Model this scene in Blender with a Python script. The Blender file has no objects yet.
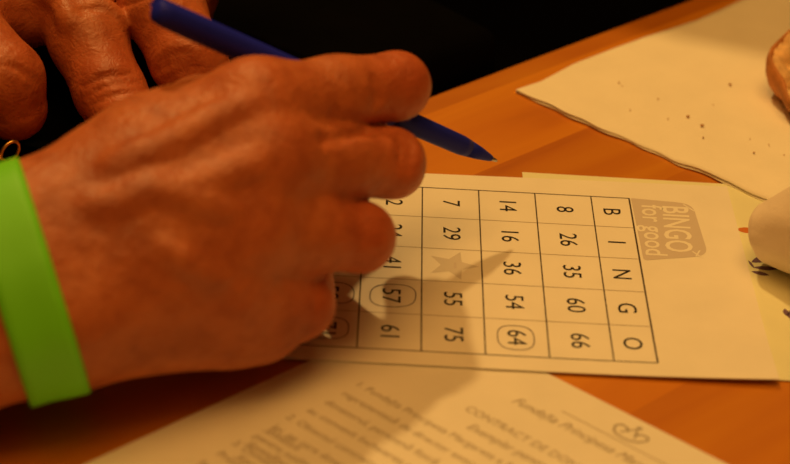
import bpy, bmesh, math, random
import numpy as np
from mathutils import Matrix, Vector
random.seed(4)
rng = np.random.default_rng(4)
COL = bpy.context.scene.collection
S = 0.001                      # everything below is written in millimetres; the table top is z = 0

# ------------------------------------------------------------------ camera calibration (solved from the card's printed grid)
RM = np.array([[0.99848182, 0.01605298, 0.05269112],
               [-0.05320808, 0.52849971, 0.8472644],
               [-0.01424612, -0.84878169, 0.5285515]])
CAM = np.array([-82.84336411, -519.39227887, 307.20034025])
FPX = 1885.55

def at(px, py, z=0.0):         # a measured photo point carried to height z
    d = RM.T @ np.array([(px-395)/FPX, -(py-232)/FPX, -1.0])
    return CAM + d*(z-CAM[2])/d[2]

def H(px, py, dep):            # a measured photo point at a distance
    return CAM + RM.T @ np.array([(px-395)/FPX, -(py-232)/FPX, -1.0])*dep

# ------------------------------------------------------------------ object helpers
def link(o, parent=None):
    COL.objects.link(o)
    if parent is not None:
        o.parent = parent
    return o

def root_of(parent):
    v = np.zeros(3)
    while parent is not None:
        v += np.array(parent.location); parent = parent.parent
    return v

def tag(o, label=None, cat=None, group=None, kind=None):
    if label: o['label'] = label
    if cat: o['category'] = cat
    if group: o['group'] = group
    if kind: o['kind'] = kind
    return o

def thing(name, label, cat, loc, group=None):
    o = bpy.data.objects.new(name, None)
    o.empty_display_size = 0.01
    o.location = [c*S for c in loc]
    link(o); tag(o, label, cat, group)
    return o

def mesh(name, V, F, mats, parent=None, smooth=True, mi=None, origin=None):
    """V in mm, world coordinates"""
    V = np.asarray(V, float)*S
    me = bpy.data.meshes.new(name)
    o = bpy.data.objects.new(name, me)
    if origin is not None: o.location = [c*S for c in origin]
    off = root_of(parent) + np.array(o.location)
    me.from_pydata((V-off).tolist(), [], [tuple(int(i) for i in f) for f in F])
    if not isinstance(mats, (list, tuple)): mats = [mats]
    for m in mats: me.materials.append(m)
    if mi is not None: me.polygons.foreach_set('material_index', np.asarray(mi, np.int32))
    me.polygons.foreach_set('use_smooth', [smooth]*len(me.polygons))
    me.update()
    return link(o, parent)

class MB:                       # gathers shapes of ONE mesh
    def __init__(s): s.V = []; s.F = []; s.M = []
    def add(s, V, F, mi=0):
        n = len(s.V); s.V += [tuple(v) for v in V]
        s.F += [tuple(i+n for i in f) for f in F]; s.M += [mi]*len(F)
        return s
    def build(s, name, mats, parent=None, smooth=True, origin=None):
        return mesh(name, s.V, s.F, mats, parent, smooth, s.M, origin)

def frame(d):
    d = np.asarray(d, float); d = d/np.linalg.norm(d)
    a = np.array([0, 0, 1.0]) if abs(d[2]) < .9 else np.array([1.0, 0, 0])
    u = np.cross(a, d); u /= np.linalg.norm(u)
    return d, u, np.cross(d, u)

def lathe(p0, p1, prof, n=24):  # prof: (t 0..1 along axis, radius mm)
    p0 = np.asarray(p0, float); p1 = np.asarray(p1, float)
    _, u, v = frame(p1-p0)
    V = []; F = []
    for t, r in prof:
        c = p0+(p1-p0)*t
        for k in range(n):
            a = 2*math.pi*k/n
            V.append(c+r*(math.cos(a)*u+math.sin(a)*v))
    m = len(prof)
    for i in range(m-1):
        for k in range(n):
            F.append((i*n+k, i*n+(k+1) % n, (i+1)*n+(k+1) % n, (i+1)*n+k))
    F.append(tuple(range(n-1, -1, -1))); F.append(tuple((m-1)*n+k for k in range(n)))
    return V, F

def tube(pts, r, n=10, closed=False):
    pts = np.asarray(pts, float); m = len(pts); V = []; F = []
    pu = None
    for i in range(m):
        a = pts[(i+1) % m] if (closed or i < m-1) else pts[i]
        b = pts[i-1] if (closed or i > 0) else pts[i]
        d, u, v = frame(a-b)
        if pu is not None:
            u = pu-d*(pu@d); u /= np.linalg.norm(u); v = np.cross(d, u)
        pu = u
        rr = r[i] if hasattr(r, '__len__') else r
        for k in range(n):
            t = 2*math.pi*k/n
            V.append(pts[i]+rr*(math.cos(t)*u+math.sin(t)*v))
    for i in range(m if closed else m-1):
        j = (i+1) % m
        for k in range(n):
            F.append((i*n+k, i*n+(k+1) % n, j*n+(k+1) % n, j*n+k))
    if not closed:
        F.append(tuple(range(n-1, -1, -1))); F.append(tuple((m-1)*n+k for k in range(n)))
    return V, F

def bevel_box(x0, x1, y0, y1, z0, z1, b=2.0, seg=3, M=None):
    bm = bmesh.new()
    bmesh.ops.create_cube(bm, size=1)
    for v in bm.verts:
        v.co = ((x0+x1)/2+v.co.x*(x1-x0), (y0+y1)/2+v.co.y*(y1-y0), (z0+z1)/2+v.co.z*(z1-z0))
    bmesh.ops.bevel(bm, geom=bm.edges[:]+bm.verts[:], offset=b, segments=seg, profile=.5, affect='EDGES')
    if M is not None: bm.transform(M)
    bm.verts.index_update()
    V = [tuple(v.co) for v in bm.verts]; F = [tuple(v.index for v in f.verts) for f in bm.faces]
    bm.free(); return V, F

# ------------------------------------------------------------------ materials
def mat(name):
    m = bpy.data.materials.new(name); m.use_nodes = True
    return m, m.node_tree.nodes, m.node_tree.links, m.node_tree.nodes['Principled BSDF']

def ramp(N, stops):
    r = N.new('ShaderNodeValToRGB')
    e = r.color_ramp.elements
    while len(e) < len(stops): e.new(0.5)
    for k, (p, c) in enumerate(stops):
        e[k].position = p; e[k].color = (*c, 1)
    return r

def simple(name, c, rough=.6, noise=0.0, scale=40, bump=0.0, bscale=300, metal=0, spec=.5, sheen=0):
    m, N, L, B = mat(name)
    B.inputs['Base Color'].default_value = (*c, 1)
    B.inputs['Roughness'].default_value = rough
    B.inputs['Metallic'].default_value = metal
    B.inputs['Specular IOR Level'].default_value = spec
    if sheen: B.inputs['Sheen Weight'].default_value = sheen
    tc = N.new('ShaderNodeTexCoord')
    if noise:
        t = N.new('ShaderNodeTexNoise'); t.inputs['Scale'].default_value = scale; t.inputs['Detail'].default_value = 4
        L.new(tc.outputs['Object'], t.inputs['Vector'])
        r = ramp(N, [(.3, tuple(x*(1-noise) for x in c)), (.7, tuple(min(1, x*(1+noise)) for x in c))])
        L.new(t.outputs['Fac'], r.inputs['Fac']); L.new(r.outputs['Color'], B.inputs['Base Color'])
    if bump:
        t = N.new('ShaderNodeTexNoise'); t.inputs['Scale'].default_value = bscale; t.inputs['Detail'].default_value = 3
        L.new(tc.outputs['Object'], t.inputs['Vector'])
        b = N.new('ShaderNodeBump'); b.inputs['Strength'].default_value = bump; b.inputs['Distance'].default_value = .0004
        L.new(t.outputs['Fac'], b.inputs['Height']); L.new(b.outputs['Normal'], B.inputs['Normal'])
    return m

_a = at(435, 94)[:2]; _b = at(688, 0)[:2]
EDGE_DIR = (_b-_a)/np.linalg.norm(_b-_a); EDGE_N = np.array([-EDGE_DIR[1], EDGE_DIR[0]]); EDGE_P = _a
EDGE_ANG = math.atan2(EDGE_DIR[1], EDGE_DIR[0])

def wood_mat():
    m, N, L, B = mat('varnished wood')
    tc = N.new('ShaderNodeTexCoord')
    sep = N.new('ShaderNodeSeparateXYZ'); L.new(tc.outputs['Object'], sep.inputs[0])
    def math_(op, a, b=None):
        n = N.new('ShaderNodeMath'); n.operation = op
        for k, q in enumerate((a, b)):
            if q is None: continue
            if isinstance(q, (int, float)): n.inputs[k].default_value = q
            else: L.new(q, n.inputs[k])
        return n.outputs[0]
    # staves run along the table's long edge (object X); every stave its own tone
    stave = math_('FLOOR', math_('DIVIDE', math_('ADD', sep.outputs['Y'], .0095), .0395))
    wn = N.new('ShaderNodeTexWhiteNoise'); wn.noise_dimensions = '1D'; L.new(stave, wn.inputs['W'])
    off = N.new('ShaderNodeCombineXYZ')
    L.new(math_('ADD', math_('MULTIPLY', sep.outputs['X'], .16), math_('MULTIPLY', wn.outputs['Value'], 9.0)), off.inputs[0])
    L.new(sep.outputs['Y'], off.inputs[1]); L.new(stave, off.inputs[2])
    g = N.new('ShaderNodeTexNoise'); g.inputs['Scale'].default_value = 46; g.inputs['Detail'].default_value = 6
    g.inputs['Distortion'].default_value = .9
    L.new(off.outputs[0], g.inputs['Vector'])
    big = N.new('ShaderNodeTexNoise'); big.inputs['Scale'].default_value = 17; big.inputs['Detail'].default_value = 2
    big.inputs['Distortion'].default_value = .6
    L.new(off.outputs[0], big.inputs['Vector'])
    f = math_('ADD', math_('MULTIPLY', g.outputs['Fac'], .55), math_('MULTIPLY', big.outputs['Fac'], .45))
    r = ramp(N, [(.28, (.34, .075, .002)), (.42, (.53, .160, .004)), (.56, (.60, .205, .006)), (.72, (.68, .27, .010))])
    L.new(f, r.inputs['Fac'])
    mx = N.new('ShaderNodeMix'); mx.data_type = 'RGBA'; mx.blend_type = 'MULTIPLY'
    mx.inputs['Factor'].default_value = 1
    tone = ramp(N, [(0, (.80, .76, .70)), (1, (1.06, 1.12, 1.1))])
    L.new(math_('MULTIPLY_ADD', math_('COSINE', math_('MULTIPLY', math_('ADD', stave, 1.0), 1.98)), .5), tone.inputs['Fac'])
    L.new(r.outputs['Color'], mx.inputs[6]); L.new(tone.outputs['Color'], mx.inputs[7])
    L.new(mx.outputs[2], B.inputs['Base Color'])
    B.inputs['Roughness'].default_value = .42
    b = N.new('ShaderNodeBump'); b.inputs['Strength'].default_value = .08; b.inputs['Distance'].default_value = .0005
    L.new(g.outputs['Fac'], b.inputs['Height']); L.new(b.outputs['Normal'], B.inputs['Normal'])
    return m

def skin_mat():
    m, N, L, B = mat('skin')
    tc = N.new('ShaderNodeTexCoord')
    def noise(sc, det, dist=0):
        t = N.new('ShaderNodeTexNoise'); t.inputs['Scale'].default_value = sc; t.inputs['Detail'].default_value = det
        t.inputs['Distortion'].default_value = dist
        L.new(tc.outputs['Object'], t.inputs['Vector']); return t
    n1 = noise(38, 3, .6); n2 = noise(180, 3)
    r1 = ramp(N, [(.3, (.40, .104, .036)), (.5, (.50, .146, .052)), (.7, (.58, .19, .070))])
    L.new(n1.outputs['Fac'], r1.inputs['Fac'])
    r2 = ramp(N, [(.35, (.80, .70, .66)), (.55, (1, 1, 1)), (.75, (1.06, 1.03, 1.0))])
    L.new(n2.outputs['Fac'], r2.inputs['Fac'])
    mx = N.new('ShaderNodeMix'); mx.data_type = 'RGBA'; mx.blend_type = 'MULTIPLY'; mx.inputs['Factor'].default_value = .7
    L.new(r1.outputs['Color'], mx.inputs[6]); L.new(r2.outputs['Color'], mx.inputs[7])
    at_ = N.new('ShaderNodeAttribute'); at_.attribute_name = 'flush'
    mx2 = N.new('ShaderNodeMix'); mx2.data_type = 'RGBA'; mx2.blend_type = 'MULTIPLY'
    L.new(at_.outputs['Fac'], mx2.inputs['Factor']); L.new(mx.outputs[2], mx2.inputs[6])
    mx2.inputs[7].default_value = (.92, .62, .55, 1)
    L.new(mx2.outputs[2], B.inputs['Base Color'])
    B.inputs['Roughness'].default_value = .46
    B.inputs['Specular IOR Level'].default_value = .4
    B.inputs['Subsurface Weight'].default_value = .12
    B.inputs['Subsurface Radius'].default_value = (1, .3, .12)
    B.inputs['Subsurface Scale'].default_value = .004
    # fine skin creasing
    v = N.new('ShaderNodeTexVoronoi'); v.feature = 'DISTANCE_TO_EDGE'; v.inputs['Scale'].default_value = 420
    w = N.new('ShaderNodeMix'); w.data_type = 'RGBA'; w.blend_type = 'ADD'; w.inputs['Factor'].default_value = .01
    n3 = noise(140, 2)
    L.new(tc.outputs['Object'], w.inputs[6]); L.new(n3.outputs['Color'], w.inputs[7])
    L.new(w.outputs[2], v.inputs['Vector'])
    n4 = noise(260, 4, .4)
    ad = N.new('ShaderNodeMath'); ad.operation = 'MULTIPLY_ADD'; ad.inputs[1].default_value = .35
    L.new(v.outputs['Distance'], ad.inputs[0]); L.new(n4.outputs['Fac'], ad.inputs[2])
    b = N.new('ShaderNodeBump'); b.inputs['Strength'].default_value = .55; b.inputs['Distance'].default_value = .0012
    L.new(ad.outputs[0], b.inputs['Height']); L.new(b.outputs['Normal'], B.inputs['Normal'])
    return m

def paper_mat(name, c, bump=.15):
    return simple(name, c, .85, .03, 60, bump, 500, spec=.15)

M_WOOD = wood_mat(); M_SKIN = skin_mat()
M_CARD = paper_mat('white card', (.86, .84, .78))
M_SHEET = paper_mat('office paper', (.84, .82, .76))
M_INK = simple('black print', (.018, .014, .014), .7, spec=.2)
M_LINE = simple('grid print', (.07, .05, .035), .7, spec=.2)
M_LINE2 = simple('thin grid print', (.36, .30, .24), .7, spec=.2)
M_GREY = simple('grey print', (.62, .56, .53), .8, spec=.2)
M_STAR = simple('pale grey print', (.66, .62, .57), .8, spec=.2)
M_TEXT = simple('letter print', (.36, .31, .25), .8, spec=.2)
M_PENMARK = simple('pen ink', (.20, .17, .19), .7, spec=.2)
M_TISSUE = paper_mat('napkin tissue', (.91, .87, .76), .4)
M_ROLL = paper_mat('rolled tissue', (.86, .76, .66), .5)
M_GREENISH = paper_mat('pale green paper', (.80, .82, .58))
M_LILAC = simple('lilac print', (.16, .09, .17), .8)
M_ORANGE = simple('orange print', (.58, .17, .02), .8)
M_BAND = simple('green wristband', (.17, .74, .012), .55, .04, 25, .1, 400)
M_BLUE = simple('blue plastic', (.014, .022, .50), .5, spec=.15)
M_BLUE2 = simple('dark blue plastic', (.012, .02, .38), .5, spec=.15)
M_STEEL = simple('pen steel', (.5, .5, .52), .3, metal=1)
M_BLACK = simple('black cloth', (.002, .0016, .0016), .95, .3, 90, .5, 900, spec=.02)
M_LEATHER = simple('black leather', (.0016, .0013, .0013), .9, .2, 60, .3, 700, spec=.02)
M_GOLD = simple('gold metal', (.83, .52, .16), .28, metal=1)
M_CRUST = simple('bread crust', (.50, .19, .045), .7, .35, 120, .6, 300)
M_CRUMB = simple('bread crumb', (.70, .44, .20), .85, .35, 260, 1.0, 260)
M_SPECK = simple('toasted crumb', (.45, .22, .07), .8, .3, 600)
M_FLOOR = simple('dark floor', (.0015, .0011, .001), .9, .3, 8, spec=.02)
M_HAIR = simple('grey hair', (.2, .18, .16), .7, .3, 200)
M_SHOE = simple('black shoe leather', (.012, .01, .01), .4)

# ------------------------------------------------------------------ implicit surface modelling of the body
class Field:
    def __init__(s, lo, hi, h):
        s.lo = np.asarray(lo, np.float32); s.h = float(h)
        s.n = np.ceil((np.asarray(hi)-s.lo)/h).astype(int)+1
        s.ax = [s.lo[i]+h*np.arange(s.n[i], dtype=np.float32) for i in range(3)]
    def empty(s): return np.full(tuple(s.n), 60.0, np.float32)
    def sl(s, lo, hi):
        a = np.maximum(0, np.floor((np.asarray(lo)-s.lo)/s.h).astype(int))
        b = np.minimum(s.n, np.ceil((np.asarray(hi)-s.lo)/s.h).astype(int)+1)
        return tuple(slice(int(x), int(max(x, y))) for x, y in zip(a, b))
    def pts(s, sl):
        return (s.ax[0][sl[0]][:, None, None], s.ax[1][sl[1]][None, :, None], s.ax[2][sl[2]][None, None, :])
    def cone(s, F, a, b, ra, rb, k=4.0, pad=14, sub=False):
        a = np.asarray(a, np.float32); b = np.asarray(b, np.float32); R = max(ra, rb)+pad
        sl = s.sl(np.minimum(a, b)-R, np.maximum(a, b)+R)
        X, Y, Z = s.pts(sl)
        d = b-a; L2 = float(d@d)+1e-6
        t = np.clip(((X-a[0])*d[0]+(Y-a[1])*d[1]+(Z-a[2])*d[2])/L2, 0, 1)
        D = np.sqrt((X-a[0]-t*d[0])**2+(Y-a[1]-t*d[1])**2+(Z-a[2]-t*d[2])**2)-(ra+(rb-ra)*t)
        F[sl] = smax(F[sl], -D, k) if sub else smin(F[sl], D, k)
    def chain(s, F, P, R, k=3.0):
        for i in range(len(P)-1): s.cone(F, P[i], P[i+1], R[i], R[i+1], k)
    def ball(s, F, c, r, k=4.0): s.cone(F, c, np.asarray(c)+.01, r, r, k)
    def sample(s, F, P):
        q = (np.asarray(P)-s.lo)/s.h
        q = np.clip(q, 0, s.n-1.001); i = np.floor(q).astype(int); w = q-i; o = 0
        for dx in (0, 1):
            for dy in (0, 1):
                for dz in (0, 1):
                    o = o+F[i[..., 0]+dx, i[..., 1]+dy, i[..., 2]+dz]*np.abs(1-dx-w[..., 0])*np.abs(1-dy-w[..., 1])*np.abs(1-dz-w[..., 2])
        return o

def smin(a, b, k):
    if k <= 0: return np.minimum(a, b)
    h = np.maximum(k-np.abs(a-b), 0)/k
    return np.minimum(a, b)-h*h*k*.25
def smax(a, b, k): return -smin(-a, -b, k)

def nets(F, fld):
    """naive surface nets -> vertices, quads"""
    ins = F < 0
    nx, ny, nz = F.shape
    cnt = np.zeros((nx-1, ny-1, nz-1), np.int8)
    for dx in (0, 1):
        for dy in (0, 1):
            for dz in (0, 1):
                cnt += ins[dx:nx-1+dx, dy:ny-1+dy, dz:nz-1+dz]
    cell = np.argwhere((cnt > 0) & (cnt < 8))
    idx = -np.ones(cnt.shape, np.int64); idx[tuple(cell.T)] = np.arange(len(cell))
    acc = np.zeros((len(cell), 3)); num = np.zeros(len(cell))
    C = [(a, b, c) for a in (0, 1) for b in (0, 1) for c in (0, 1)]
    for p in C:
        for ax in range(3):
            if p[ax]: continue
            q = list(p); q[ax] = 1
            f0 = F[tuple((cell+p).T)]; f1 = F[tuple((cell+q).T)]
            m = (f0 < 0) != (f1 < 0)
            t = np.where(m, f0/np.where(m, f0-f1, 1), 0)
            pos = np.array(p, float)[None].repeat(len(cell), 0); pos[:, ax] = t
            acc[m] += pos[m]; num[m] += 1
    V = fld.lo+(cell+acc/num[:, None])*fld.h
    Q = []
    for ax in range(3):
        a, b = (ax+1) % 3, (ax+2) % 3
        s0 = [slice(None)]*3; s1 = [slice(None)]*3
        s0[ax] = slice(0, -1); s1[ax] = slice(1, None)
        i0 = ins[tuple(s0)]; i1 = ins[tuple(s1)]
        e = np.argwhere(i0 != i1)
        e = e[(e[:, a] > 0) & (e[:, b] > 0) & (e[:, a] < F.shape[a]-1) & (e[:, b] < F.shape[b]-1)]
        fl = i0[tuple(e.T)]
        def c_(da, db):
            g = e.copy(); g[:, a] -= da; g[:, b] -= db; return idx[tuple(g.T)]
        q = np.stack([c_(1, 1), c_(0, 1), c_(0, 0), c_(1, 0)], 1)
        q[~fl] = q[~fl][:, ::-1]; Q.append(q)
    return V, np.concatenate(Q)

# ================================================================== RIGHT HAND (writing)
fore_dir = RM.T @ np.array([-.93, -.24, .30]); fore_dir /= np.linalg.norm(fore_dir)
W_r = H(44, 232, 484); W_u = H(66, 316, 480)
W_c = (W_r+W_u)/2
IM = H(256, 106, 497); MM = H(268, 160, 492); RMc = H(244, 228, 489); PM = H(222, 292, 491)
rh = Field(np.array([-262, -215, -2]), np.array([-42, -8, 104]), 1.15)
palm = rh.empty()
rh.cone(palm, W_r, IM, 17.5, 10.5, 6); rh.cone(palm, (W_r+W_u)/2, MM, 17, 10.5, 8)
rh.cone(palm, (W_r*.3+W_u*.7), RMc, 17, 10.5, 8); rh.cone(palm, W_u, PM, 17.5, 11, 8)
rh.cone(palm, H(200, 160, 508), H(190, 260, 506), 18, 18, 10)          # flesh of the palm
rh.cone(palm, W_u, H(262, 332, 500), 14.5, 8.5, 8)                           # heel of the hand to the little finger side
rh.cone(palm, H(120, 294, 486), H(225, 318, 497), 17, 11, 8)
rh.cone(palm, H(98, 214, 492), H(205, 128, 522), 16, 12.5, 8)              # thumb mount behind
rh.cone(palm, H(104, 176, 492), H(235, 108, 512), 12.5, 8.5, 8)
rh.cone(palm, H(150, 150, 496), H(262, 118, 502), 13, 9, 10)
for q_ in ((288, 126, 510, 8.2), (306, 192, 505, 8.5), (274, 262, 503, 8.5)): rh.ball(palm, H(*q_[:3]), q_[3], 8)   # webs between the knuckles                # web between thumb and index
for (a_, b_) in ((IM, MM), (MM, RMc), (RMc, PM)):
    m_ = (np.array(a_)+np.array(b_))/2
    rh.cone(palm, W_c*.5+m_*.5, m_*.94+W_c*.06, 14.5, 10.6, 12)
rh.cone(palm, H(62, 290, 498), H(215, 305, 512), 17, 13, 10)            # heel of the palm, facing away
rh.cone(palm, H(52, 240, 500), H(180, 190, 520), 17, 14, 10)
rh.cone(palm, H(56, 270, 500), H(56, 270, 500)+fore_dir*100, 18, 24, 10)
for q_ in ((70, 255), (74, 286)): rh.cone(palm, H(q_[0]-26, q_[1]+14, 480), H(195, q_[1]-12, 491.5), 16.5, 11.2, 14)
rh.cone(palm, H(66, 236, 484), H(200, 168, 496), 15.5, 11, 12)
# forearm
E_r = W_r+fore_dir*100; E_u = W_u+fore_dir*100
rh.cone(palm, W_r, E_r, 17.5, 23, 6); rh.cone(palm, W_u, E_u, 17.0, 23, 6)
rh.cone(palm, W_c, W_c+fore_dir*100, 17, 24, 8)
rh.ball(palm, H(82, 318, 470), 9, 9)                                     # wrist bone
# fingers: knuckle, first joint, second joint, tip
rh.cone(palm, H(240, 282, 512), H(300, 282, 522), 9, 8.5, 6)             # curled finger mass inside the grip, added to close a light gap
fing = {
 'index': ([IM, H(396, 86, 524), H(399, 81, 541), H(404, 88, 551)], [10.8, 9.3, 8.0, 6.8]),
 'middle': ([MM, H(390, 163, 519), H(394, 168, 540), H(388, 163, 551)], [10.8, 9.5, 8.4, 7.4]),
 'ring': ([RMc, H(360, 237, 509), H(346, 232, 532), H(322, 220, 542)], [10.4, 9.3, 8.2, 7.2]),
 'little': ([PM, H(302, 305, 506), H(300, 304, 520), H(280, 290, 530)], [10.0, 8.6, 7.4, 6.6]),
}
hand = palm.copy()
fg = rh.empty()
for nm, (P, R) in fing.items():
    t = rh.empty(); rh.chain(t, P, R, 2.5)
    # pads bulge between the joints
    mid = (np.array(P[0])+np.array(P[1]))/2
    rh.ball(t, np.array(P[0])*.45+np.array(P[1])*.55, R[1]*.99, 6)
    fg = smin(fg, t, .5)
th = rh.empty()
rh.chain(th, [H(200, 122, 523), H(290, 112, 552), H(328, 110, 566), H(350, 114, 574)], [11.5, 9.6, 8.4, 7.0], 3)
fg = smin(fg, th, 1.0)
hand = smin(hand, fg, 8)
# knuckle domes
for P_, r_ in ((IM, 9.5), (MM, 9.8), (RMc, 9.6), (PM, 9.0)):
    rh.ball(hand, P_+RM.T @ np.array([0, 0, 1.])*1.2, r_, 7)
# tendons and veins raised on the back of the hand
def vein(pts, r, k=5.0):
    for (a, b) in zip(pts[:-1], pts[1:]):
        rh.cone(hand, a, b, r, r, k, pad=6)
toward = RM.T @ np.array([0, 0, 1.])
def on_back(px, py, lift=0.0):            # drop a photo point on to the modelled back of the hand
    ds = np.arange(430, 560, .5); P = np.array([H(px, py, d) for d in ds])
    s_ = rh.sample(hand, P); k = int(np.argmax(s_ < 0))
    return P[k]+toward*lift
base_hand = hand.copy()
def surf_line(pix, r, lift=-.9):
    out = []
    for (a, b) in zip(pix[:-1], pix[1:]):
        n = max(2, int(math.hypot(b[0]-a[0], b[1]-a[1])/9))
        for k in range(n): out.append((a[0]+(b[0]-a[0])*k/n, a[1]+(b[1]-a[1])*k/n))
    out.append(pix[-1])
    P = []
    for px, py in out:
        ds = np.arange(430, 560, .5); Q = np.array([H(px, py, d) for d in ds])
        s_ = rh.sample(base_hand, Q); P.append(Q[int(np.argmax(s_ < 0))]+toward*lift)
    vein(P, r)
surf_line([(86, 206), (108, 208), (130, 198), (156, 190), (178, 194), (200, 186), (225, 176), (255, 164)], 2.0, -2.0)
surf_line([(178, 196), (200, 205), (230, 210)], 1.3, -1.3)
surf_line([(165, 248), (190, 262), (215, 280)], 1.3, -1.3)
surf_line([(110, 168), (165, 146), (205, 124), (245, 106)], 1.6, -1.9)
# creases: between the knuckles and over the wrist
def groove(pix, r, lift=.5, k=2.5):
    for (a, b) in zip(pix[:-1], pix[1:]):
        pa, pb = [None, None]
        res = []
        for (px, py) in (a, b):
            ds = np.arange(430, 575, .5); Q = np.array([H(px, py, d) for d in ds])
            s_ = rh.sample(base_hand, Q); res.append(Q[int(np.argmax(s_ < 0))]+toward*lift)
        rh.cone(hand, res[0], res[1], r, r, k, pad=6, sub=True)
groove([(322, 140), (345, 135), (368, 129), (388, 124), (408, 120)], 1.5, .1, 1.6)
groove([(376, 82), (379, 97), (376, 106)], .9, .5)
groove([(398, 134), (402, 150), (401, 168)], .7, .4)
groove([(408, 136), (412, 152), (410, 170)], .7, .4)
# keep the skin just on the paper where it rests
X, Y, Z = rh.pts(tuple(slice(0, n) for n in rh.n))
hand = smax(hand, 1.3-Z+0*X+0*Y, 3)
# open the forearm under the sleeve (cut behind the cuff)
cutp = W_c+fore_dir*84
hand = np.maximum(hand, (X-cutp[0])*fore_dir[0]+(Y-cutp[1])*fore_dir[1]+(Z-cutp[2])*fore_dir[2])
RV, RQ = nets(hand, rh)
# flush: redder over knuckles and finger ends
def flush_of(V, spots):
    f = np.zeros(len(V))
    for p, r in spots: f = np.maximum(f, np.exp(-((np.linalg.norm(V-np.asarray(p), axis=1)/r)**2)))
    return f
RFL = flush_of(RV, [(IM, 13), (MM, 12), (RMc, 12), (PM, 12)]+[(fing[k][0][1], 15) for k in fing]+[(fing[k][0][2], 13) for k in fing])

# ================================================================== LEFT HAND (resting on the bag)
LW = H(-62, -120, 645)
L_I = H(66, -12, 603); L_M = H(140, -42, 608); L_R = H(205, -62, 622); L_P = H(258, -72, 640)
lh = Field(np.array([-275, -70, -2]), np.array([-112, 128, 92]), 1.05)
lp = lh.empty()
lh.cone(lp, LW, L_I, 17, 11.5, 8); lh.cone(lp, LW, L_M, 18, 11.5, 8); lh.cone(lp, LW, L_R, 18, 11, 8)
lh.cone(lp, LW+np.array([8, 8, -6]), L_P, 16, 10, 8)
lh.cone(lp, H(-40, 8, 596), H(26, 18, 602), 13, 10, 8); lh.cone(lp, H(-40, 8, 596), H(40, -20, 606), 14, 13, 8)
lh.cone(lp, H(20, -30, 622), H(130, -40, 628), 16, 15, 10)
lf = lh.empty()
LF = {
 'thumb': ([H(-95, -40, 620), H(-42, 28, 584), H(4, 80, 573), H(14, 108, 577)], [15, 12.6, 12.2, 10.2]),
 'index': ([L_I, H(110, 92, 584), at(140, 140, 22.5), at(150, 166, 20.5)], [12.2, 11.0, 9.4, 7.8]),
 'middle': ([L_M, H(188, 60, 589), at(218, 112, 23), at(228, 140, 21)], [12.8, 11.8, 9.4, 7.8]),
 'ring': ([L_R, H(236, 10, 632), H(238, 60, 648), H(236, 90, 655)], [11, 9.4, 8.4, 7.2]),
 'little': ([L_P, H(262, -20, 656), H(262, 15, 668), H(258, 45, 674)], [10, 8.4, 7.4, 6.6]),
}
LF['ring'] = ([L_R, H(182, -14, 640), at(184, 20, 24), at(184, 42, 21.5)], [11, 9.4, 8.4, 7.2])
LF['little'] = ([L_P, H(196, -36, 660), at(196, -4, 22), at(194, 14, 20.5)], [10, 8.4, 7.4, 6.6])
for nm, (P, R) in LF.items():
    t = lh.empty(); lh.chain(t, P, R, 2.5)
    lh.ball(t, np.array(P[0])*.5+np.array(P[1])*.5, (R[0]+R[1])*.5, 5)
    lf = smin(lf, t, 1.0)
lhand = smin(lp, lf, 6)
for P_, r_ in ((L_I, 11.2), (L_M, 11.4), (L_R, 10.5)):
    lh.ball(lhand, P_+np.array([0, -1.0, 2.0]), r_, 6)
lbase = lhand.copy()
def ldrop(px, py, lift=0):
    ds = np.arange(540, 690, .5); Q = np.array([H(px, py, d) for d in ds])
    s_ = lh.sample(lbase, Q); k = int(np.argmax(s_ < 0))
    return Q[k]+toward*lift if k > 0 else None
def lline(pix, r, lift, k=2.0, sub=False):
    out = []
    for (a, b) in zip(pix[:-1], pix[1:]):
        n = max(1, int(math.hypot(b[0]-a[0], b[1]-a[1])/7))
        for q in range(n): out.append((a[0]+(b[0]-a[0])*q/n, a[1]+(b[1]-a[1])*q/n))
    out.append(pix[-1]); P = [ldrop(*q, lift) for q in out]
    P = [p for p in P if p is not None]
    for a, b in zip(P[:-1], P[1:]): lh.cone(lhand, a, b, r, r, k, pad=5, sub=sub)
# folds over the knuckle joints of index and middle finger
for pix in ([(84, 86), (98, 78), (118, 74), (132, 74)], [(88, 96), (104, 86), (122, 82), (136, 82)], [(92, 104), (108, 96), (126, 92), (138, 92)],
            [(158, 62), (172, 54), (188, 52)], [(156, 72), (174, 63), (196, 60)], [(165, 80), (182, 70), (200, 68)]):
    lline(pix, .7, .35, 1.6, True)
for pix in ([(60, 20), (80, 10), (104, 8)], [(126, 4), (150, -4)], [(8, 64), (22, 70), (34, 80)]):
    lline(pix, .6, .3, 1.6, True)
lline([(44, -14), (62, 4), (70, 24)], 1.8, -1.0, 4)
lline([(96, 0), (112, 10), (122, 24)], 1.3, -.6, 3)
LV, LQ = nets(lhand, lh)
LFL = flush_of(LV, [(L_I, 14), (L_M, 14)]+[(LF[k][0][1], 16) for k in LF]+[(LF[k][0][2], 15) for k in LF]+[(LF['thumb'][0][3], 18)])

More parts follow.
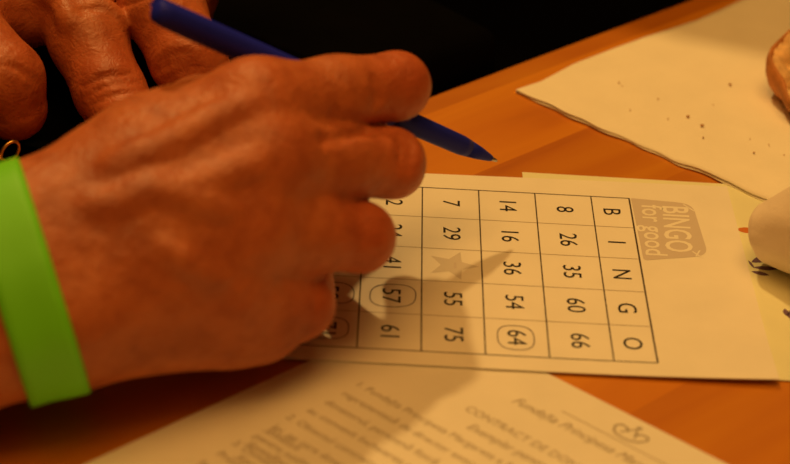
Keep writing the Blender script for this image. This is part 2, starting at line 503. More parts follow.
# ================================================================== BODY (behind and left of the table edge, coarse, clothed)
SH_ = np.array([.791, .612, 0])*170-np.array([-.612, .791, 0])*85
HIP = np.array([-690, -130, -215.])+SH_; SHR = np.array([-575, -300, 300.])+SH_; SHL = np.array([-800, 10, 300.])+SH_
ELR = W_c+fore_dir*250; ELR[2] = 62
WLd = LW
ELL = np.array([-440, 190, 105.])
fwd = np.array([.791, .612, 0]); lat = np.array([-.612, .791, 0])
KNR = HIP+fwd*380+lat*(-75)+np.array([0, 0, -5]); KNL = HIP+fwd*380+lat*110+np.array([0, 0, -5])
KNR = KNR+lat*90
FTR = KNR-fwd*120+np.array([0, 0, -500.]); FTL = KNL-fwd*130+np.array([0, 0, -500.])
bf = Field(np.array([-880, -480, -760]), np.array([-20, 390, 640]), 9.0)
def body_field(grow, parts):
    B = bf.empty()
    def c(a, b, ra, rb, k=30): bf.cone(B, a, b, ra+grow, rb+grow, k, pad=50)
    SC = (SHR+SHL)/2
    if 'torso' in parts:
        c(HIP+lat*60, SC*.55+HIP*.45+lat*70, 125, 118); c(HIP-lat*60, SC*.55+HIP*.45-lat*70, 125, 118)
        c(SC*.55+HIP*.45+lat*70, SHL*.7+SC*.3-np.array([0, 0, 60]), 118, 78); c(SC*.55+HIP*.45-lat*70, SHR*.7+SC*.3-np.array([0, 0, 60]), 118, 78)
        c(SHR, SHL, 55, 55)
    if 'arms' in parts:
        c(SHR, ELR, 54, 40); c(SHL, ELL, 54, 40)
        c(ELR, W_c+fore_dir*60, 38, 27); c(ELL, LW+(ELL-LW)*.12, 38, 24)
    if 'head' in parts:
        c(SC+np.array([0, 0, 20]), SC+fwd*35+np.array([0, 0, 130]), 55, 52)
        hc = SC+fwd*50+np.array([0, 0, 215])
        c(hc-fwd*18+np.array([0, 0, 12]), hc+fwd*22+np.array([0, 0, 8]), 82, 76)
        c(hc+fwd*28, hc+fwd*42+np.array([0, 0, -62]), 62, 42)
        c(hc+fwd*94+np.array([0, 0, 5]), hc+fwd*108+np.array([0, 0, -28]), 9, 14, 12)
        for s_ in (-1, 1): c(hc+lat*80*s_+np.array([0, 0, 8]), hc+lat*84*s_+np.array([0, 0, -22]), 14, 11, 8)
    if 'legs' in parts:
        c(HIP-lat*60, KNR, 84, 62); c(HIP+lat*60, KNL, 84, 62); c(KNR, FTR, 58, 38); c(KNL, FTL, 58, 38)
        c(HIP+lat*60, HIP-lat*60, 120, 120)
    if 'feet' in parts:
        for q in (FTR, FTL): c(q+np.array([0, 0, -2]), q+fwd*150+np.array([0, 0, -12]), 36, 27)
    return B
skinb = body_field(0, ('torso', 'arms', 'head', 'legs'))
BV, BQ = nets(skinb, bf)
allV = np.concatenate([RV, LV, BV]); allQ = np.concatenate([RQ, LQ+len(RV), BQ+len(RV)+len(LV)])
person = mesh('person', allV, allQ, M_SKIN, None, True, origin=(HIP[0], HIP[1], -735))
tag(person, 'person in dark clothes writing with a blue pen, green paper band on the wrist', 'person')
fl = person.data.attributes.new('flush', 'FLOAT', 'POINT')
fl.data.foreach_set('value', np.concatenate([RFL, LFL, np.zeros(len(BV))]).astype(np.float32))

# clothing: thin shells over the body
sw = body_field(7, ('torso', 'arms'))
Xb, Yb, Zb = bf.pts(tuple(slice(0, n) for n in bf.n))
def half(F, p, n): return np.maximum(F, (Xb-p[0])*n[0]+(Yb-p[1])*n[1]+(Zb-p[2])*n[2])
sw = np.maximum(sw, -110-Zb-90+0*Xb+0*Yb)
SV, SQ = nets(sw, bf); mesh('sweater', SV, SQ, M_BLACK, person)
tr = body_field(8, ('legs',)); tr = np.maximum(tr, Zb+105+0*Xb+0*Yb)
TV, TQ = nets(tr, bf); mesh('trousers', TV, TQ, M_BLACK, person)
ft = body_field(0, ('feet',)); ft = np.maximum(ft, -750-Zb+0*Xb+0*Yb)
for q in (FTR, FTL):
    g = half(ft, q+lat*0, lat*0) if False else ft.copy()
    g = np.maximum(g, np.sqrt((Xb-q[0]-fwd[0]*70)**2+(Yb-q[1]-fwd[1]*70)**2+(Zb-q[2])**2)-135)
    gV, gQ = nets(g, bf)
    if len(gQ): mesh('shoe', gV, gQ, M_SHOE, person)
hc = (SHR+SHL)/2+fwd*50+np.array([0, 0, 215])
hr = bf.empty(); bf.cone(hr, hc-fwd*22+np.array([0, 0, 16]), hc+fwd*12+np.array([0, 0, 18]), 90, 82, 10, pad=50)
hr = half(hr, hc+np.array([0, 0, 5])+fwd*20, np.array([fwd[0]*.75, fwd[1]*.75, -.66]))
hV, hQ = nets(hr, bf); mesh('hair', hV, hQ, M_HAIR, person)

# wristband: a clean strip laid round the modelled wrist
def wristband():
    ax = RM.T @ np.array([.957, .29, 0.0]); ax /= np.linalg.norm(ax)
    c0 = H(25, 283, 482); vd = (c0-CAM)/np.linalg.norm(c0-CAM); ax -= vd*(ax@vd); ax /= np.linalg.norm(ax)
    u = np.cross(vd, ax); v = np.cross(ax, u)
    nth, ns = 120, 7; wid = 15.2
    R = np.zeros((ns, nth))
    for i in range(ns):
        c = c0+ax*(i/(ns-1)-.5)*wid
        for k in range(nth):
            a = 2*math.pi*k/nth; d = math.cos(a)*u+math.sin(a)*v
            rr = np.arange(8, 62, .4); Q = c+rr[:, None]*d
            s_ = rh.sample(base_hand, Q); w = np.where(s_ < 0)[0]
            R[i, k] = rr[w[-1]] if len(w) else 15
    R = np.maximum(R, R.mean(0)[None])            # a paper strip does not follow hollows
    for _ in range(6): R = np.maximum(R, .25*np.roll(R, 1, 1)+.5*R+.25*np.roll(R, -1, 1))*.5+.5*(.25*np.roll(R, 1, 1)+.5*R+.25*np.roll(R, -1, 1))
    V = []; F = []
    for lay in (.55, 1.0):
        for i in range(ns):
            for k in range(nth):
                a = 2*math.pi*k/nth
                V.append(c0+ax*(i/(ns-1)-.5)*wid+(R[i, k]+lay)*(math.cos(a)*u+math.sin(a)*v))
    o = ns*nth
    for i in range(ns-1):
        for k in range(nth):
            k2 = (k+1) % nth
            F.append((o+i*nth+k, o+i*nth+k2, o+(i+1)*nth+k2, o+(i+1)*nth+k))
            F.append((i*nth+k, (i+1)*nth+k, (i+1)*nth+k2, i*nth+k2))
    for i in (0, ns-1):
        for k in range(nth):
            k2 = (k+1) % nth; f = (i*nth+k, i*nth+k2, o+i*nth+k2, o+i*nth+k)
            F.append(f if i == 0 else f[::-1])
    w = mesh('wristband', V, F, M_BAND, person)
    w['label'] = 'bright green paper wristband'
wristband()

# ================================================================== PEN
def make_pen():
    tip = at(497, 161, 24)
    back = H(155, 10, 491)
    t = thing('pen', 'blue ballpoint pen held in the writing hand above the card', 'pen', tip)
    V, F = lathe(back, tip, [(0, 2.0), (.006, 3.1), (.03, 3.5), (.10, 3.65), (.60, 3.65), (.66, 3.4)])
    mesh('barrel', V, F, M_BLUE, t)
    V, F = lathe(back, tip, [(.655, 3.2), (.67, 3.35), (.88, 3.0), (.90, 2.7)])
    mesh('grip', V, F, M_BLUE2, t)
    V, F = lathe(back, tip, [(.895, 2.75), (.94, 2.0), (.975, 1.1), (.98, .9)])
    mesh('tip_cone', V, F, M_BLUE2, t)
    V, F = lathe(back, tip, [(.978, .75), (.995, .5), (1.0, .3)], 12)
    n = mesh('nib', V, F, M_STEEL, t); n['label'] = 'steel nib'
    d = (tip-back)/np.linalg.norm(tip-back); up = np.cross(np.cross(d, [-.2, 1, .1]), d); up /= np.linalg.norm(up)
    side = np.cross(d, up); L = np.linalg.norm(tip-back)
    a = back+d*5+up*4.6; b = back+d*(L*.30)+up*4.6; V = []
    for p in (a, b):
        for sx in (-1, 1):
            for sz in (-.5, .5): V.append(p+side*sx*1.6+up*sz)
    F = [(0, 1, 3, 2), (4, 6, 7, 5), (0, 4, 5, 1), (2, 3, 7, 6), (0, 2, 6, 4), (1, 5, 7, 3)]
    a0 = back+d*2.5+up*3.0
    n0 = len(V)
    for p, w in ((back+d*1.0+up*2.2, 1.6), (back+d*6+up*2.2, 1.6)):
        for sx in (-1, 1):
            for sz in (-.5, 2.9): V.append(p+side*sx*w+up*sz)
    F += [tuple(i+n0 for i in f) for f in F[:6]]
    mesh('clip', V, F, M_BLUE, t, smooth=False)
    return t
make_pen()

# ================================================================== FLOOR, TABLE
def wall_plane(name, V, m):
    o = mesh(name, V, [(0, 1, 2, 3)], m, smooth=False); o['kind'] = 'structure'; return o
wall_plane('floor', [(-3000, -3000, -750), (3000, -3000, -750), (3000, 3500, -750), (-3000, 3500, -750)], M_FLOOR)
wall_plane('wall_back', [(-3000, 3500, -750), (3000, 3500, -750), (3000, 3500, 1900), (-3000, 3500, 1900)], M_FLOOR)

def make_table():
    T = Matrix.Translation((EDGE_P[0], EDGE_P[1], 0)) @ Matrix.Rotation(EDGE_ANG, 4, 'Z')
    t = thing('table', 'orange varnished wooden table with the papers on it', 'table', (EDGE_P[0], EDGE_P[1], -750))
    def part(name, V, F, m, smooth=False):
        # keep the object axes along the table so the grain runs with the edge
        me = bpy.data.meshes.new(name)
        me.from_pydata([tuple(c*S for c in v) for v in V], [], F); me.materials.append(m)
        me.polygons.foreach_set('use_smooth', [smooth]*len(me.polygons)); me.update()
        o = bpy.data.objects.new(name, me); o.rotation_euler = (0, 0, EDGE_ANG); o.location = (0, 0, .75)
        return link(o, t)
    V, F = bevel_box(-420, 900, -800, 0, -28, 0, 1.2, 2)
    part('tabletop', V, F, M_WOOD)
    V, F = bevel_box(-360, 840, -740, -60, -95, -28, 1.5, 2)
    part('apron', V, F, M_WOOD)
    for x in (-340, 820):
        for y in (-720, -80):
            V, F = bevel_box(x-28, x+28, y-28, y+28, -750, -28, 3, 2)
            part('leg', V, F, M_WOOD)
make_table()

# ================================================================== text
def text_geo(s, size, shear=0.0, bold=0.0, align='CENTER'):
    cu = bpy.data.curves.new('t', 'FONT'); cu.body = s; cu.size = size; cu.shear = shear; cu.offset = bold
    cu.align_x = align; cu.align_y = 'CENTER' if align == 'CENTER' else 'BOTTOM_BASELINE'; cu.resolution_u = 3
    o = bpy.data.objects.new('t', cu); COL.objects.link(o)
    dg = bpy.context.evaluated_depsgraph_get(); dg.update()
    me = bpy.data.meshes.new_from_object(o.evaluated_get(dg))
    V = np.array([v.co[:] for v in me.vertices]).reshape(-1, 3)
    if align == 'CENTER' and len(V): V[:, :2] -= (V[:, :2].min(0)+V[:, :2].max(0))/2
    F = [tuple(p.vertices) for p in me.polygons]
    bpy.data.objects.remove(o); bpy.data.curves.remove(cu); bpy.data.meshes.remove(me)
    return V, F

# ================================================================== BINGO CARD
CZ = 1.1
def card_z(x, y):              # the near right corner curls up a little
    q = max(0.0, (x+30)/63)*max(0.0, (-60-y)/34)
    return CZ+1.3*q*q
def make_card():
    b = MB()
    nx, ny = 40, 26; x0, x1, y0, y1 = -112.0, 33.0, -96.4, 11.0
    def sk(x, y): return (x-.0*y, y)
    for lay in (0, 1):
        V = []
        for j in range(ny+1):
            for i in range(nx+1):
                x = x0+(x1-x0)*i/nx; y = y0+(y1-y0)*j/ny
                if j == ny: y -= .02*(x1-x)          # top edge a touch out of square, as cut
                V.append((x, y, card_z(x, y)-(.35 if lay else 0)))
        F = []
        for j in range(ny):
            for i in range(nx):
                a = j*(nx+1)+i; f = (a, a+1, a+nx+2, a+nx+1)
                F.append(f[::-1] if lay else f)
        b.add(V, F, 0)
    n = (nx+1)*(ny+1)
    rim = [i for i in range(nx+1)]+[j*(nx+1)+nx for j in range(1, ny+1)]+[ny*(nx+1)+i for i in range(nx-1, -1, -1)]+[j*(nx+1) for j in range(ny-1, 0, -1)]
    for a, c in zip(rim, rim[1:]+rim[:1]): b.F.append((a, a+n, c+n, c)); b.M.append(0)
    def line(xa, ya, xb, yb, w, mi, dz=.05):
        d = np.array([xb-xa, yb-ya], float); L = np.linalg.norm(d); d /= L; p = np.array([-d[1], d[0]])*w/2
        k = max(1, int(L/6)); V = []
        for q in range(k+1):
            c = np.array([xa, ya])+d*L*q/k
            for s_ in (1, -1): V.append((*(c+s_*p), 0))
        V = [(v[0], v[1], card_z(v[0], v[1])+dz) for v in V]
        b.add(V, [(2*q, 2*q+1, 2*q+3, 2*q+2) for q in range(k)], mi)
    C = 18.0; h = .682*C
    us = [0, -h]+[-h-C*k for k in range(1, 6)]
    line(0, .1, 0, -5*C-.1, .55, 2)
    for u in us[1:]: line(u, 0, u, -5*C, .42, 2)
    line(us[-1], 0, 0, 0, .42, 2); line(us[-1], -5*C, 0, -5*C, .42, 2)
    for v in range(1, 5): line(us[-1], -v*C, 0, -v*C, .26, 3)
    def put(s, u, v, size, mi, bold=.0, dz=.06):       # reading direction runs toward -y, tops toward +x
        V, F = text_geo(s, size, 0, bold)
        W = [(u+p[1], v-p[0], 0) for p in V]
        b.add([(p[0], p[1], card_z(p[0], p[1])+dz) for p in W], F, mi)
    for k, ch in enumerate('BINGO'): put(ch, -h/2, -(k+.5)*C, 8.0, 1)
    rows = [['8', '26', '35', '60', '66'], ['14', '16', '36', '54', '64'], ['7', '29', '*', '55', '75'],
            ['12', '24', '41', '57', '61'], ['3', '18', '49', '59', '71']]
    for r, row in enumerate(rows):
        u = -h-C*(r+.5)
        for k, s in enumerate(row):
            v = -(k+.5)*C
            if s == '*':
                V = [(u, v, card_z(u, v)+.05)]
                for q in range(10):
                    a = math.pi*q/5; rad = 8.0 if q % 2 == 0 else 3.5
                    V.append((u+.2+rad*math.cos(a), v+rad*math.sin(a), CZ+.05))
                b.add(V, [(0, 1+q, 1+(q+1) % 10) for q in range(10)], 5)
                line(u+1.0, v-1.6, u+1.0, v+1.6, .8, 4, .08)
            else: put(s, u+.2, v, 7.8, 1)
    # the badge in the corner: rounded slanted block, lettering left in the paper's colour
    corners = [np.array(q) for q in ((.6, .2), (20.2, -1.2), (21.6, -32.0), (1.2, -36.6))]
    V = []
    for q in range(4):
        p, a, c = corners[q], corners[q-1], corners[(q+1) % 4]
        rad = [.5, 5.0, 5.0, 1.5][q]
        pa = p+(a-p)/np.linalg.norm(a-p)*rad; pc = p+(c-p)/np.linalg.norm(c-p)*rad
        for t in np.linspace(0, 1, 7): V.append((1-t)**2*pa+2*t*(1-t)*p+t*t*pc)
    b.add([(v[0], v[1], CZ+.05) for v in V], [tuple(range(len(V)))[::-1]], 4)
    V, F = text_geo('BINGO', 8.6, 0, .11); 
    V[:, 0] *= 27.0/(V[:, 0].max()-V[:, 0].min()); V[:, 1] *= 1.38
    b.add([(13.6+p[1]-.06*p[0], -17.2-p[0], CZ+.08) for p in V], F, 0)
    V, F = text_geo('for good', 9.6, 0, .10); V[:, 0] *= 30.0/(V[:, 0].max()-V[:, 0].min())
    b.add([(5.2+p[1]-.05*p[0], -18.4-p[0], CZ+.08) for p in V], F, 0)
    line(17.2, -2.0, 20.4, -6.0, .5, 0, .08); line(16.8, -30.0, 19.6, -33.5, .5, 0, .083); line(19.2, -29.2, 17.6, -32.8, .5, 0, .087)
    o = b.build('bingo_card', [M_CARD, M_INK, M_LINE, M_LINE2, M_GREY, M_STAR], None, smooth=False, origin=(-40, -40, 0))
    tag(o, 'white printed bingo card lying under the writing hand', 'bingo card')
    def ring(u, v, ru, rv, what, rot=0.0, over=1.06):
        n = 34; pts = []
        for q in range(n+1):
            a = rot+2*math.pi*over*q/n; w = 1+.05*math.sin(2*a+u)+.02*q/n
            ca, sa = math.cos(a), math.sin(a)
            pts.append((u+ru*w*math.copysign(abs(ca)**.75, ca), v+rv*w*math.copysign(abs(sa)**.75, sa)))
        V = []
        for q, p in enumerate(pts):
            a = np.array(pts[max(0, q-1)]); c = np.array(pts[min(n, q+1)]); d = (c-a)/np.linalg.norm(c-a); m = np.array([-d[1], d[0]])*.17
            for s_ in (1, -1): V.append((p[0]+s_*m[0], p[1]+s_*m[1], card_z(*p)+.09+.0004*q))
        k = mesh('pen_circle', V, [(2*q, 2*q+1, 2*q+3, 2*q+2) for q in range(n)], M_PENMARK, o, smooth=False)
        k['label'] = 'hand-drawn pen circle round the number '+what
    ring(-h-1.5*C-.2, -4.5*C, 5.4, 5.6, '64', .6)
    ring(-h-3.5*C+.6, -3.5*C, 6.4, 6.0, '57', 2.0)
    ring(-h-4.5*C+.4, -4.5*C, 5.6, 5.6, '71', 1.0)
    ring(-h-4.5*C+1.4, -3.5*C, 5.6, 5.6, '59', 1.4)
make_card()

# ================================================================== PAPERS
def sheet(name, c00, du, dv, nu, nv, mats, zfun, th=.25, extra=None, origin=None):
    """a thin sheet: c00 corner, du/dv edge vectors (2-D), zfun(s,t) height of the top face"""
    b = MB(); c00 = np.asarray(c00[:2], float); du = np.asarray(du[:2], float); dv = np.asarray(dv[:2], float)
    for lay in (0, 1):
        V = []
        for j in range(nv+1):
            for i in range(nu+1):
                s_, t_ = i/nu, j/nv; p = c00+du*s_+dv*t_
                V.append((p[0], p[1], zfun(s_, t_)-(th if lay else 0)))
        F = []
        for j in range(nv):
            for i in range(nu):
                a = j*(nu+1)+i; f = (a, a+1, a+nu+2, a+nu+1)
                if du[0]*dv[1]-du[1]*dv[0] < 0: f = f[::-1]
                F.append(f[::-1] if lay else f)
        b.add(V, F, 0)
    n = (nu+1)*(nv+1)
    rim = list(range(nu+1))+[j*(nu+1)+nu for j in range(1, nv+1)]+[nv*(nu+1)+i for i in range(nu-1, -1, -1)]+[j*(nu+1) for j in range(nv-1, 0, -1)]
    for a, c in zip(rim, rim[1:]+rim[:1]): b.F.append((a, a+n, c+n, c)); b.M.append(0)
    if extra: extra(b)
    return b.build(name, mats, None, smooth=False, origin=origin)

def make_contract():
    K = at(421, 310.4)[:2]
    du = np.array([.7813, -.6242]); dv = at(100, 458)[:2]-K; dv /= np.linalg.norm(dv)
    LU, LV_ = 148.0, 205.0
    zf = lambda s_, t_: .35
    def w(u, v, dz=.05): p = K+du*u+dv*v; return (p[0], p[1], .35+dz)
    def extra(b):
        def txt(s, u, v, size, shear=.0, mi=1, width=None, bold=.0):
            V, F = text_geo(s, size, shear, bold, 'LEFT')
            if width: V[:, 0] *= width/max(V[:, 0].max(), .01)
            b.add([w(u+p[0], v-p[1]) for p in V], F, mi)
        def uv(px, py):
            q = at(px, py)[:2]-K; return np.linalg.solve(np.stack([du, dv], 1), q)
        def dash(u0, v0, u1, v1, wd, mi=1):
            a = np.array(w(u0, v0)); c = np.array(w(u1, v1)); d = (c-a)/np.linalg.norm(c-a); m = np.array([-d[1], d[0], 0])*wd/2
            b.add([a+m, a-m, c-m, c+m], [(0, 1, 2, 3)], mi)
        u, v = uv(513, 401); txt('Fundația Principesa Margareta', u, v+1.0, 4.6, .32, 1, 51, 0)
        u1, v1 = uv(560, 413); u2, v2 = uv(668, 466); dash(u1, v1-.6, u1+60, v1-.6, .3, 2)
        # crown above the header
        cu, cv = uv(628, 436)
        def arc(pts, wd=.8):
            for a, c in zip(pts[:-1], pts[1:]): dash(a[0], a[1], c[0], c[1], wd, 1)
        def c_(pts): return [(cu+a*.74, cv+b_*.74) for a, b_ in pts]
        arc(c_([(-5.0, 1.6), (-2.5, 2.6), (0, 2.9), (2.5, 2.6), (5, 1.6)]), .6)
        arc(c_([(-5.0, 1.6), (-6.8, -1.6), (-5.8, -3.6), (-3.6, -3.6), (-1.2, -1.6)]), .6)
        arc(c_([(5.0, 1.6), (6.8, -1.6), (5.8, -3.6), (3.6, -3.6), (1.2, -1.6)]), .6)
        arc(c_([(-3.0, .6), (-1.2, -3.4), (0, -4.4), (1.2, -3.4), (3.0, .6)]), .45)
        arc(c_([(0, -4.4), (0, -7.2)]), .5); arc(c_([(-1.3, -6.0), (1.3, -6.0)]), .5)
        u, v = uv(466, 409); txt('CONTRACT DE DONAȚIE', u, v+1.0, 3.9, 0, 1, 44, 0)
        u, v = uv(468, 427); txt('Exemplar pentru donator', u, v+1.0, 4.2, .2, 1, 40)
        u, v = uv(404, 424)
        body = ['1. Fundația Principesa Margareta a României, cu sediul în București,', 'reprezentată de director executiv, în calitate de beneficiar și',
                'donatorul, persoană fizică, cu domiciliul în localitatea', 'au convenit încheierea prezentului contract de donație',
                '2. Obiectul contractului îl constituie donația în valoare de', 'lei, pe care donatorul o face în favoarea fundației',
                'pentru susținerea programelor sale', '3. Donatorul declară că donația este făcută liber', 'Prezentul contract a fost încheiat în două exemplare',
                'Semnătura donatorului', 'Data', 'Localitatea și adresa']
        u0, v0 = uv(357, 384)
        for k, s in enumerate(body):
            txt(s, u0+(0 if s[0] in '123' else 1.2), v0+1.2+k*6.0, 3.6, .0, 1, None, 0)
        for px, py, L_ in ((243, 445, 16), (262, 432, 12), (232, 458, 20)):
            u, v = uv(px, py); txt('Semnătura', u, v, 4.0, .3, 2, L_)
    o = sheet('contract_page', K, du*LU, dv*LV_, 8, 8, [M_SHEET, M_TEXT, M_LINE2], zf, .22, extra, origin=(-80, -130, 0))
    tag(o, 'typed white contract page with small crown emblem, nearest the camera under the card', 'paper')
make_contract()

def make_print_sheet():
    c00 = at(522, 173.5)[:2]+np.array([0, 0]); 
    du = np.array([118.0, -1.0]); dv = np.array([1.5, -107.6])
    z0 = .55
    def extra(b):
        def leaf(px, py, ang, L, W, mi):
            p = at(px, py)[:2]; d = np.array([math.cos(ang), math.sin(ang)]); m = np.array([-d[1], d[0]])
            V = []
            for t in np.linspace(0, 1, 9): V.append(p+d*L*t+m*W*math.sin(math.pi*t)**.8)
            for t in np.linspace(1, 0, 9)[1:-1]: V.append(p+d*L*t-m*W*math.sin(math.pi*t)**.8)
            b.add([(v[0], v[1], z0+.05) for v in V], [tuple(range(len(V)))], mi)
        leaf(751, 264, .55, 9.5, 1.7, 1); leaf(753, 269, -.02, 7.5, 1.1, 1); leaf(751, 273, -.3, 5.5, 1.0, 1); leaf(748, 262, -1.3, 4.5, .45, 1)
        leaf(787, 318, .7, 7, 1.6, 1); leaf(787, 318, -.5, 8, 1.4, 1); leaf(787, 318, 1.6, 4, .9, 1)
        leaf(736, 231, -.05, 6.5, 1.7, 2)
    o = sheet('printed_napkin', c00, du, dv, 10, 10, [M_GREENISH, M_LILAC, M_ORANGE], lambda s_, t_: z0, .3, extra, origin=(30, -40, 0))
    tag(o, 'pale yellow-green paper sheet with purple sprig print, sticking out right of the card', 'paper')
make_print_sheet()

# white folded napkin, two plies, wavy near edge
def make_napkin():
    tipp = at(517, 92)[:2]; farR = at(745, -3)[:2]
    lower = [at(*q)[:2] for q in ((516, 94), (535, 102), (553, 111), (594, 130), (635, 146), (680, 167), (713, 179), (735, 191), (778, 209))]
    upper = [at(*q)[:2] for q in ((516, 92), (541, 84), (574, 66), (608, 53), (643, 40), (697, 22.5), (742, 2))]
    def resample(P, n):
        P = np.array(P); d = np.r_[0, np.cumsum(np.linalg.norm(np.diff(P, axis=0), axis=1))]
        t = np.linspace(0, d[-1], n); return np.stack([np.interp(t, d, P[:, 0]), np.interp(t, d, P[:, 1])], 1)
    n = 46
    A = resample(lower, n); B_ = resample(upper, n)
    # carry both edges on past the frame so that the sheet is a whole napkin
    A = np.concatenate([A, A[-1]+np.arange(1, 16)[:, None]*(A[-1]-A[-6])/5*1.0])
    B_ = np.concatenate([B_, B_[-1]+np.arange(1, 16)[:, None]*(B_[-1]-B_[-6])/5*1.0])
    N_, M_ = len(A), 34
    t = thing('paper_napkin', 'cream folded paper napkin with crumbs, behind the bingo card', 'napkin', (40, 80, 0))
    def ply(name, z0, inset, amp, th):
        b = MB()
        ph = 1.3*z0
        for lay in (0, 1):
            V = []
            for i in range(N_):
                for j in range(M_):
                    s_ = j/(M_-1); p = A[i]*(1-s_)+B_[i]*s_
                    q = i/(N_-1)
                    # pull in a little and ripple the near edge
                    e = np.exp(-s_*14)
                    p = p+(B_[i]-A[i])/max(1e-6, np.linalg.norm(B_[i]-A[i]))*inset*(1-s_)*min(1, i/4)
                    p = p+np.array([.4, .6])*e*.55*math.sin(q*60+ph)
                    z = z0+amp*(.5+.5*math.sin(p[0]*.17+p[1]*.05+ph))*(.35+e*1.6)+.5*amp*math.sin(p[0]*.06-p[1]*.09+ph)*s_
                    V.append((p[0], p[1], max(z, z0-.1)-(th if lay else 0)))
            F = []
            for i in range(N_-1):
                for j in range(M_-1):
                    a = i*M_+j; f = (a, a+M_, a+M_+1, a+1)
                    F.append(f[::-1] if lay else f)
            b.add(V, F, 0)
        m = N_*M_
        rim = list(range(M_))+[i*M_+M_-1 for i in range(1, N_)]+[(N_-1)*M_+j for j in range(M_-2, -1, -1)]+[i*M_ for i in range(N_-2, 0, -1)]
        for a, c in zip(rim, rim[1:]+rim[:1]): b.F.append((a, c, c+m, a+m)); b.M.append(0)
        return b.build(name, [M_TISSUE], t, smooth=True)
    ply('lower_ply', .6, 0.0, .15, .25)
    ply('upper_ply', 1.15, .4, .35, .3)
make_napkin()
NAPZ = 1.55

# crumbs on the napkin, each its own
def make_crumbs():
    spots = [(702, 126, 1.0), (703, 138, .6), (730, 85, .9), (688, 117, .9), (668, 119, .5), (658, 99, .5), (619, 83, .6), (630, 110, .45), (713, 105, .4), (754, 153, .6), (769, 145, .45), (784, 155, .4), (750, 139, .4), (622, 86, .4)]
    first = None
    for k, (px, py, r) in enumerate(spots):
        p = at(px, py, NAPZ)
        if first is None:
            bm = bmesh.new(); bmesh.ops.create_icosphere(bm, subdivisions=2, radius=1)
            for v in bm.verts: v.co *= 1+.35*(random.random()-.5)
            bm.verts.index_update()
            V = [tuple(v.co) for v in bm.verts]; F = [tuple(v.index for v in f.verts) for f in bm.faces]; bm.free()
            o = mesh('bread_crumb', V, F, M_SPECK, origin=(0, 0, 0)); first = o
        else:
            o = first.copy(); COL.objects.link(o)
        o.location = [c*S for c in (p[0], p[1], NAPZ+r*.3)]; o.scale = (r*.7, r*.5, r*.4); o.rotation_euler = (0, 0, k*1.1)
        tag(o, 'tiny brown crumb scattered on the cream napkin', 'crumb', 'crumbs on the napkin')
make_crumbs()

# slice of bread, cut face up, at the right edge
def make_bread():
    c = at(822, 88, 8)+np.array([4, 0, 0]); c[2] = 3.4
    t = thing('bread_slice', 'round slice of bread with brown crust on the napkin', 'bread', c)
    n = 72
    R = np.array([23+1.6*math.sin(3*a+.6)+.9*math.sin(7*a) for a in np.linspace(0, 2*math.pi, n, endpoint=False)])
    prof = [(0, .80), (.3, .86), (3, .94), (7, 1.0), (11, 1.02), (13.6, 1.0), (14.2, .975), (14.0, .95), (13.4, .93), (4, .92)]
    V = []; F = []
    for z, s_ in prof:
        for k in range(n):
            a = 2*math.pi*k/n; V.append((c[0]+R[k]*s_*math.cos(a), c[1]+R[k]*s_*math.sin(a), c[2]+z*.8+.35*math.sin(5*a)*(z > 8)+.024*z*R[k]*s_*math.sin(a)))
    for i in range(len(prof)-1):
        for k in range(n): F.append((i*n+k, i*n+(k+1) % n, (i+1)*n+(k+1) % n, (i+1)*n+k))
    F.append(tuple(range(n-1, -1, -1)))
    mesh('crust', V, F, M_CRUST, t)
    V = [(c[0], c[1], c[2]+11)]; F = []; rings = 14
    for i in range(1, rings+1):
        for k in range(n):
            a = 2*math.pi*k/n; rr = R[k]*.955*i/rings
            x, y = rr*math.cos(a), rr*math.sin(a)
            z = 14.0+1.6*math.sin(x*.55+1)*math.sin(y*.6)+1.2*math.sin(x*1.3+y*.9)+.9*random.random()
            for hx, hy, hr, hd in ((-11, -6, 4.5, 5), (-17, -5, 2.6, 5), (-6, 9, 3.5, 4), (3, -3, 4, 5), (-15, 4, 3, 3), (9, 8, 4, 4)):
                z -= hd*math.exp(-((x-hx)**2+(y-hy)**2)/hr**2)
            if i == rings: z = 13.8
            V.append((c[0]+x, c[1]+y, c[2]+z*.8+.024*13.5*y))
    for k in range(n): F.append((0, 1+k, 1+(k+1) % n))
    for i in range(rings-1):
        for k in range(n): F.append((1+i*n+k, 1+(i+1)*n+k, 1+(i+1)*n+(k+1) % n, 1+i*n+(k+1) % n))
    mesh('crumb_face', V, F, M_CRUMB, t)
make_bread()

# crumpled roll of white napkin on the right
def make_roll():
    a = at(753, 233, 10); b = at(880, 226, 24)
    a[2] = 9.6; b[2] = 25
    d, u, v = frame(b-a); L = np.linalg.norm(b-a); V = []; F = []
    n, m = 40, 40
    for i in range(m+1):
        s_ = i/m
        r = (7.6+17.0*s_)*(1-(1-min(1, s_*11))**3*.6) if s_ < .091 else 7.6+17.0*s_
        for k in range(n):
            th_ = 2*math.pi*k/n
            w = 1+.035*math.sin(3*th_+5*s_)+.02*math.sin(7*th_-9*s_)
            p = a+(b-a)*s_+r*w*(math.cos(th_)*u+math.sin(th_)*v); p[2] = max(p[2], 1.2); V.append(p)
    for i in range(m):
        for k in range(n): F.append((i*n+k, i*n+(k+1) % n, (i+1)*n+(k+1) % n, (i+1)*n+k))
    F.append(tuple(range(n-1, -1, -1))); F.append(tuple(m*n+k for k in range(n)))
    o = mesh('rolled_napkin', V, F, M_ROLL, origin=(a[0], a[1], .9))
    tag(o, 'rolled up white paper napkin at the right, beside the purple sprig print', 'napkin')
make_roll()

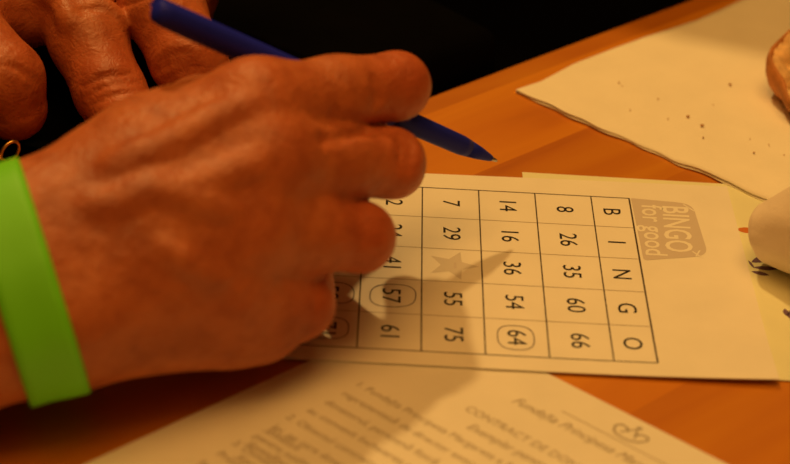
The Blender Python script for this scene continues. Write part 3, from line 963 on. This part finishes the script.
# ================================================================== BLACK BAG on the lap, its top under the left hand
def make_bag():
    q_ = EDGE_P+EDGE_DIR*(-140)
    T = Matrix.Translation((q_[0], q_[1], 0)) @ Matrix.Rotation(EDGE_ANG, 4, 'Z')
    t = thing('bag', 'black bag with gold ring beneath the resting left hand', 'bag', (-200, 20, -140))
    bm = bmesh.new(); bmesh.ops.create_grid(bm, x_segments=1, y_segments=1, size=1); bm.free()
    V, F = bevel_box(-150, 175, 5, 150, -134, 12, 11, 5, T)
    mesh('bag_body', V, F, M_LEATHER, t)
    V, F = bevel_box(-152, 177, 3.4, 70, -30, 13.5, 8, 4, T)
    fl_ = mesh('flap', V, F, M_LEATHER, t)
    # gold ring and links
    c = at(10, 152, 22)
    e1 = RM.T @ np.array([.55, .82, .1]); e2 = RM.T @ np.array([-.6, .35, .7])
    e1 /= np.linalg.norm(e1); e2 -= e1*(e1@e2); e2 /= np.linalg.norm(e2)
    P = [c+e1*3.6*math.cos(a)+e2*2.6*math.sin(a) for a in np.linspace(0, 2*math.pi, 28, endpoint=False)]
    V, F = tube(P, .55, 8, True); r_ = mesh('ring', V, F, M_GOLD, t); r_['label'] = 'small gold ring'
    for q, (px, py) in enumerate(((2, 160), (8, 166), (-5, 168))):
        c2 = at(px, py, 20); f1 = e1 if q % 2 else e2; f2 = RM.T @ np.array([.8, -.2, .4]); f2 = f2-f1*(f1@f2); f2 /= np.linalg.norm(f2)
        P = [c2+f1*2.2*math.cos(a)+f2*1.4*math.sin(a) for a in np.linspace(0, 2*math.pi, 20, endpoint=False)]
        V, F = tube(P, .5, 8, True); k = mesh('chain_link', V, F, M_GOLD, t); k['label'] = 'gold chain link'
make_bag()

# ================================================================== unseen chair, added to cast the shadow over the napkin
def make_shadow_chair():
    o = np.array([66.0, 203.0]); d = np.array([-.937, .349]); n = np.array([.349, .937])     # d: along the back, n: away from the table
    T = Matrix(((d[0], n[0], 0, o[0]), (d[1], n[1], 0, o[1]), (0, 0, 1, 0), (0, 0, 0, 1)))
    c = o+d*160+n*170
    t = thing('shadow_chair', 'unseen black chair added beyond the table edge to shade the napkin', 'chair', (c[0], c[1], -750))
    def bx(name, *q, b=4):
        V, F = bevel_box(*q, b, 3, T); F = [f[::-1] for f in F]; mesh(name, V, F, M_BLACK, t)
    bx('backrest', 24, 296, 2, 20, 60, 250, b=6)
    bx('seat', 0, 320, 0, 340, -312, -285, b=8)
    for x in (0, 294): bx('leg', x, x+26, 0, 26, -750, 254); bx('leg', x, x+26, 314, 340, -750, -310)
make_shadow_chair()

# ================================================================== LIGHT, CAMERA
def lamp(name, kind, loc, target, energy, color, size=.1):
    l = bpy.data.lights.new(name, kind); l.energy = energy; l.color = color
    if kind == 'AREA': l.size = size
    else: l.shadow_soft_size = size
    o = bpy.data.objects.new(name, l); COL.objects.link(o)
    o.location = [c*S for c in loc]
    d = Vector([(b-a) for a, b in zip(loc, target)]); o.rotation_euler = d.to_track_quat('-Z', 'Y').to_euler()
    return o
WARM = (1.0, .575, .165)
TG = np.array([-50, -40, 0.])
key = TG+np.array([-.22, .505, .835])*2200
lamp('lamp_key', 'POINT', key, TG, 72, WARM, .05)
sec = TG+np.array([.0, -.08, 1.0])*2200
lamp('lamp_second', 'AREA', sec, TG, 22, (1.0, .49, .11), 1.3)
lamp('lamp_fill', 'AREA', TG+np.array([-500, -800, 1700.]), TG, 5, (1.0, .42, .08), 1.2)

w = bpy.data.worlds.new('room'); bpy.context.scene.world = w; w.use_nodes = True
w.node_tree.nodes['Background'].inputs[0].default_value = (1.0, .36, .07, 1); w.node_tree.nodes['Background'].inputs[1].default_value = .07

cam = bpy.data.cameras.new('camera'); co = bpy.data.objects.new('camera', cam); COL.objects.link(co)
cam.sensor_fit = 'HORIZONTAL'; cam.sensor_width = 36.0; cam.lens = 36.0*FPX/790
cam.clip_start = .02; cam.clip_end = 50
Mw = Matrix.Identity(4)
for i in range(3):
    for j in range(3): Mw[i][j] = RM.T[i][j]
    Mw[i][3] = CAM[i]*S
co.matrix_world = Mw
cam.dof.use_dof = True; cam.dof.focus_distance = .59; cam.dof.aperture_fstop = cam.lens*.001/.0085
bpy.context.scene.camera = co
vs = bpy.context.scene.view_settings
vs.view_transform = 'Standard'; vs.look = 'None'; vs.exposure = 0; vs.gamma = 1
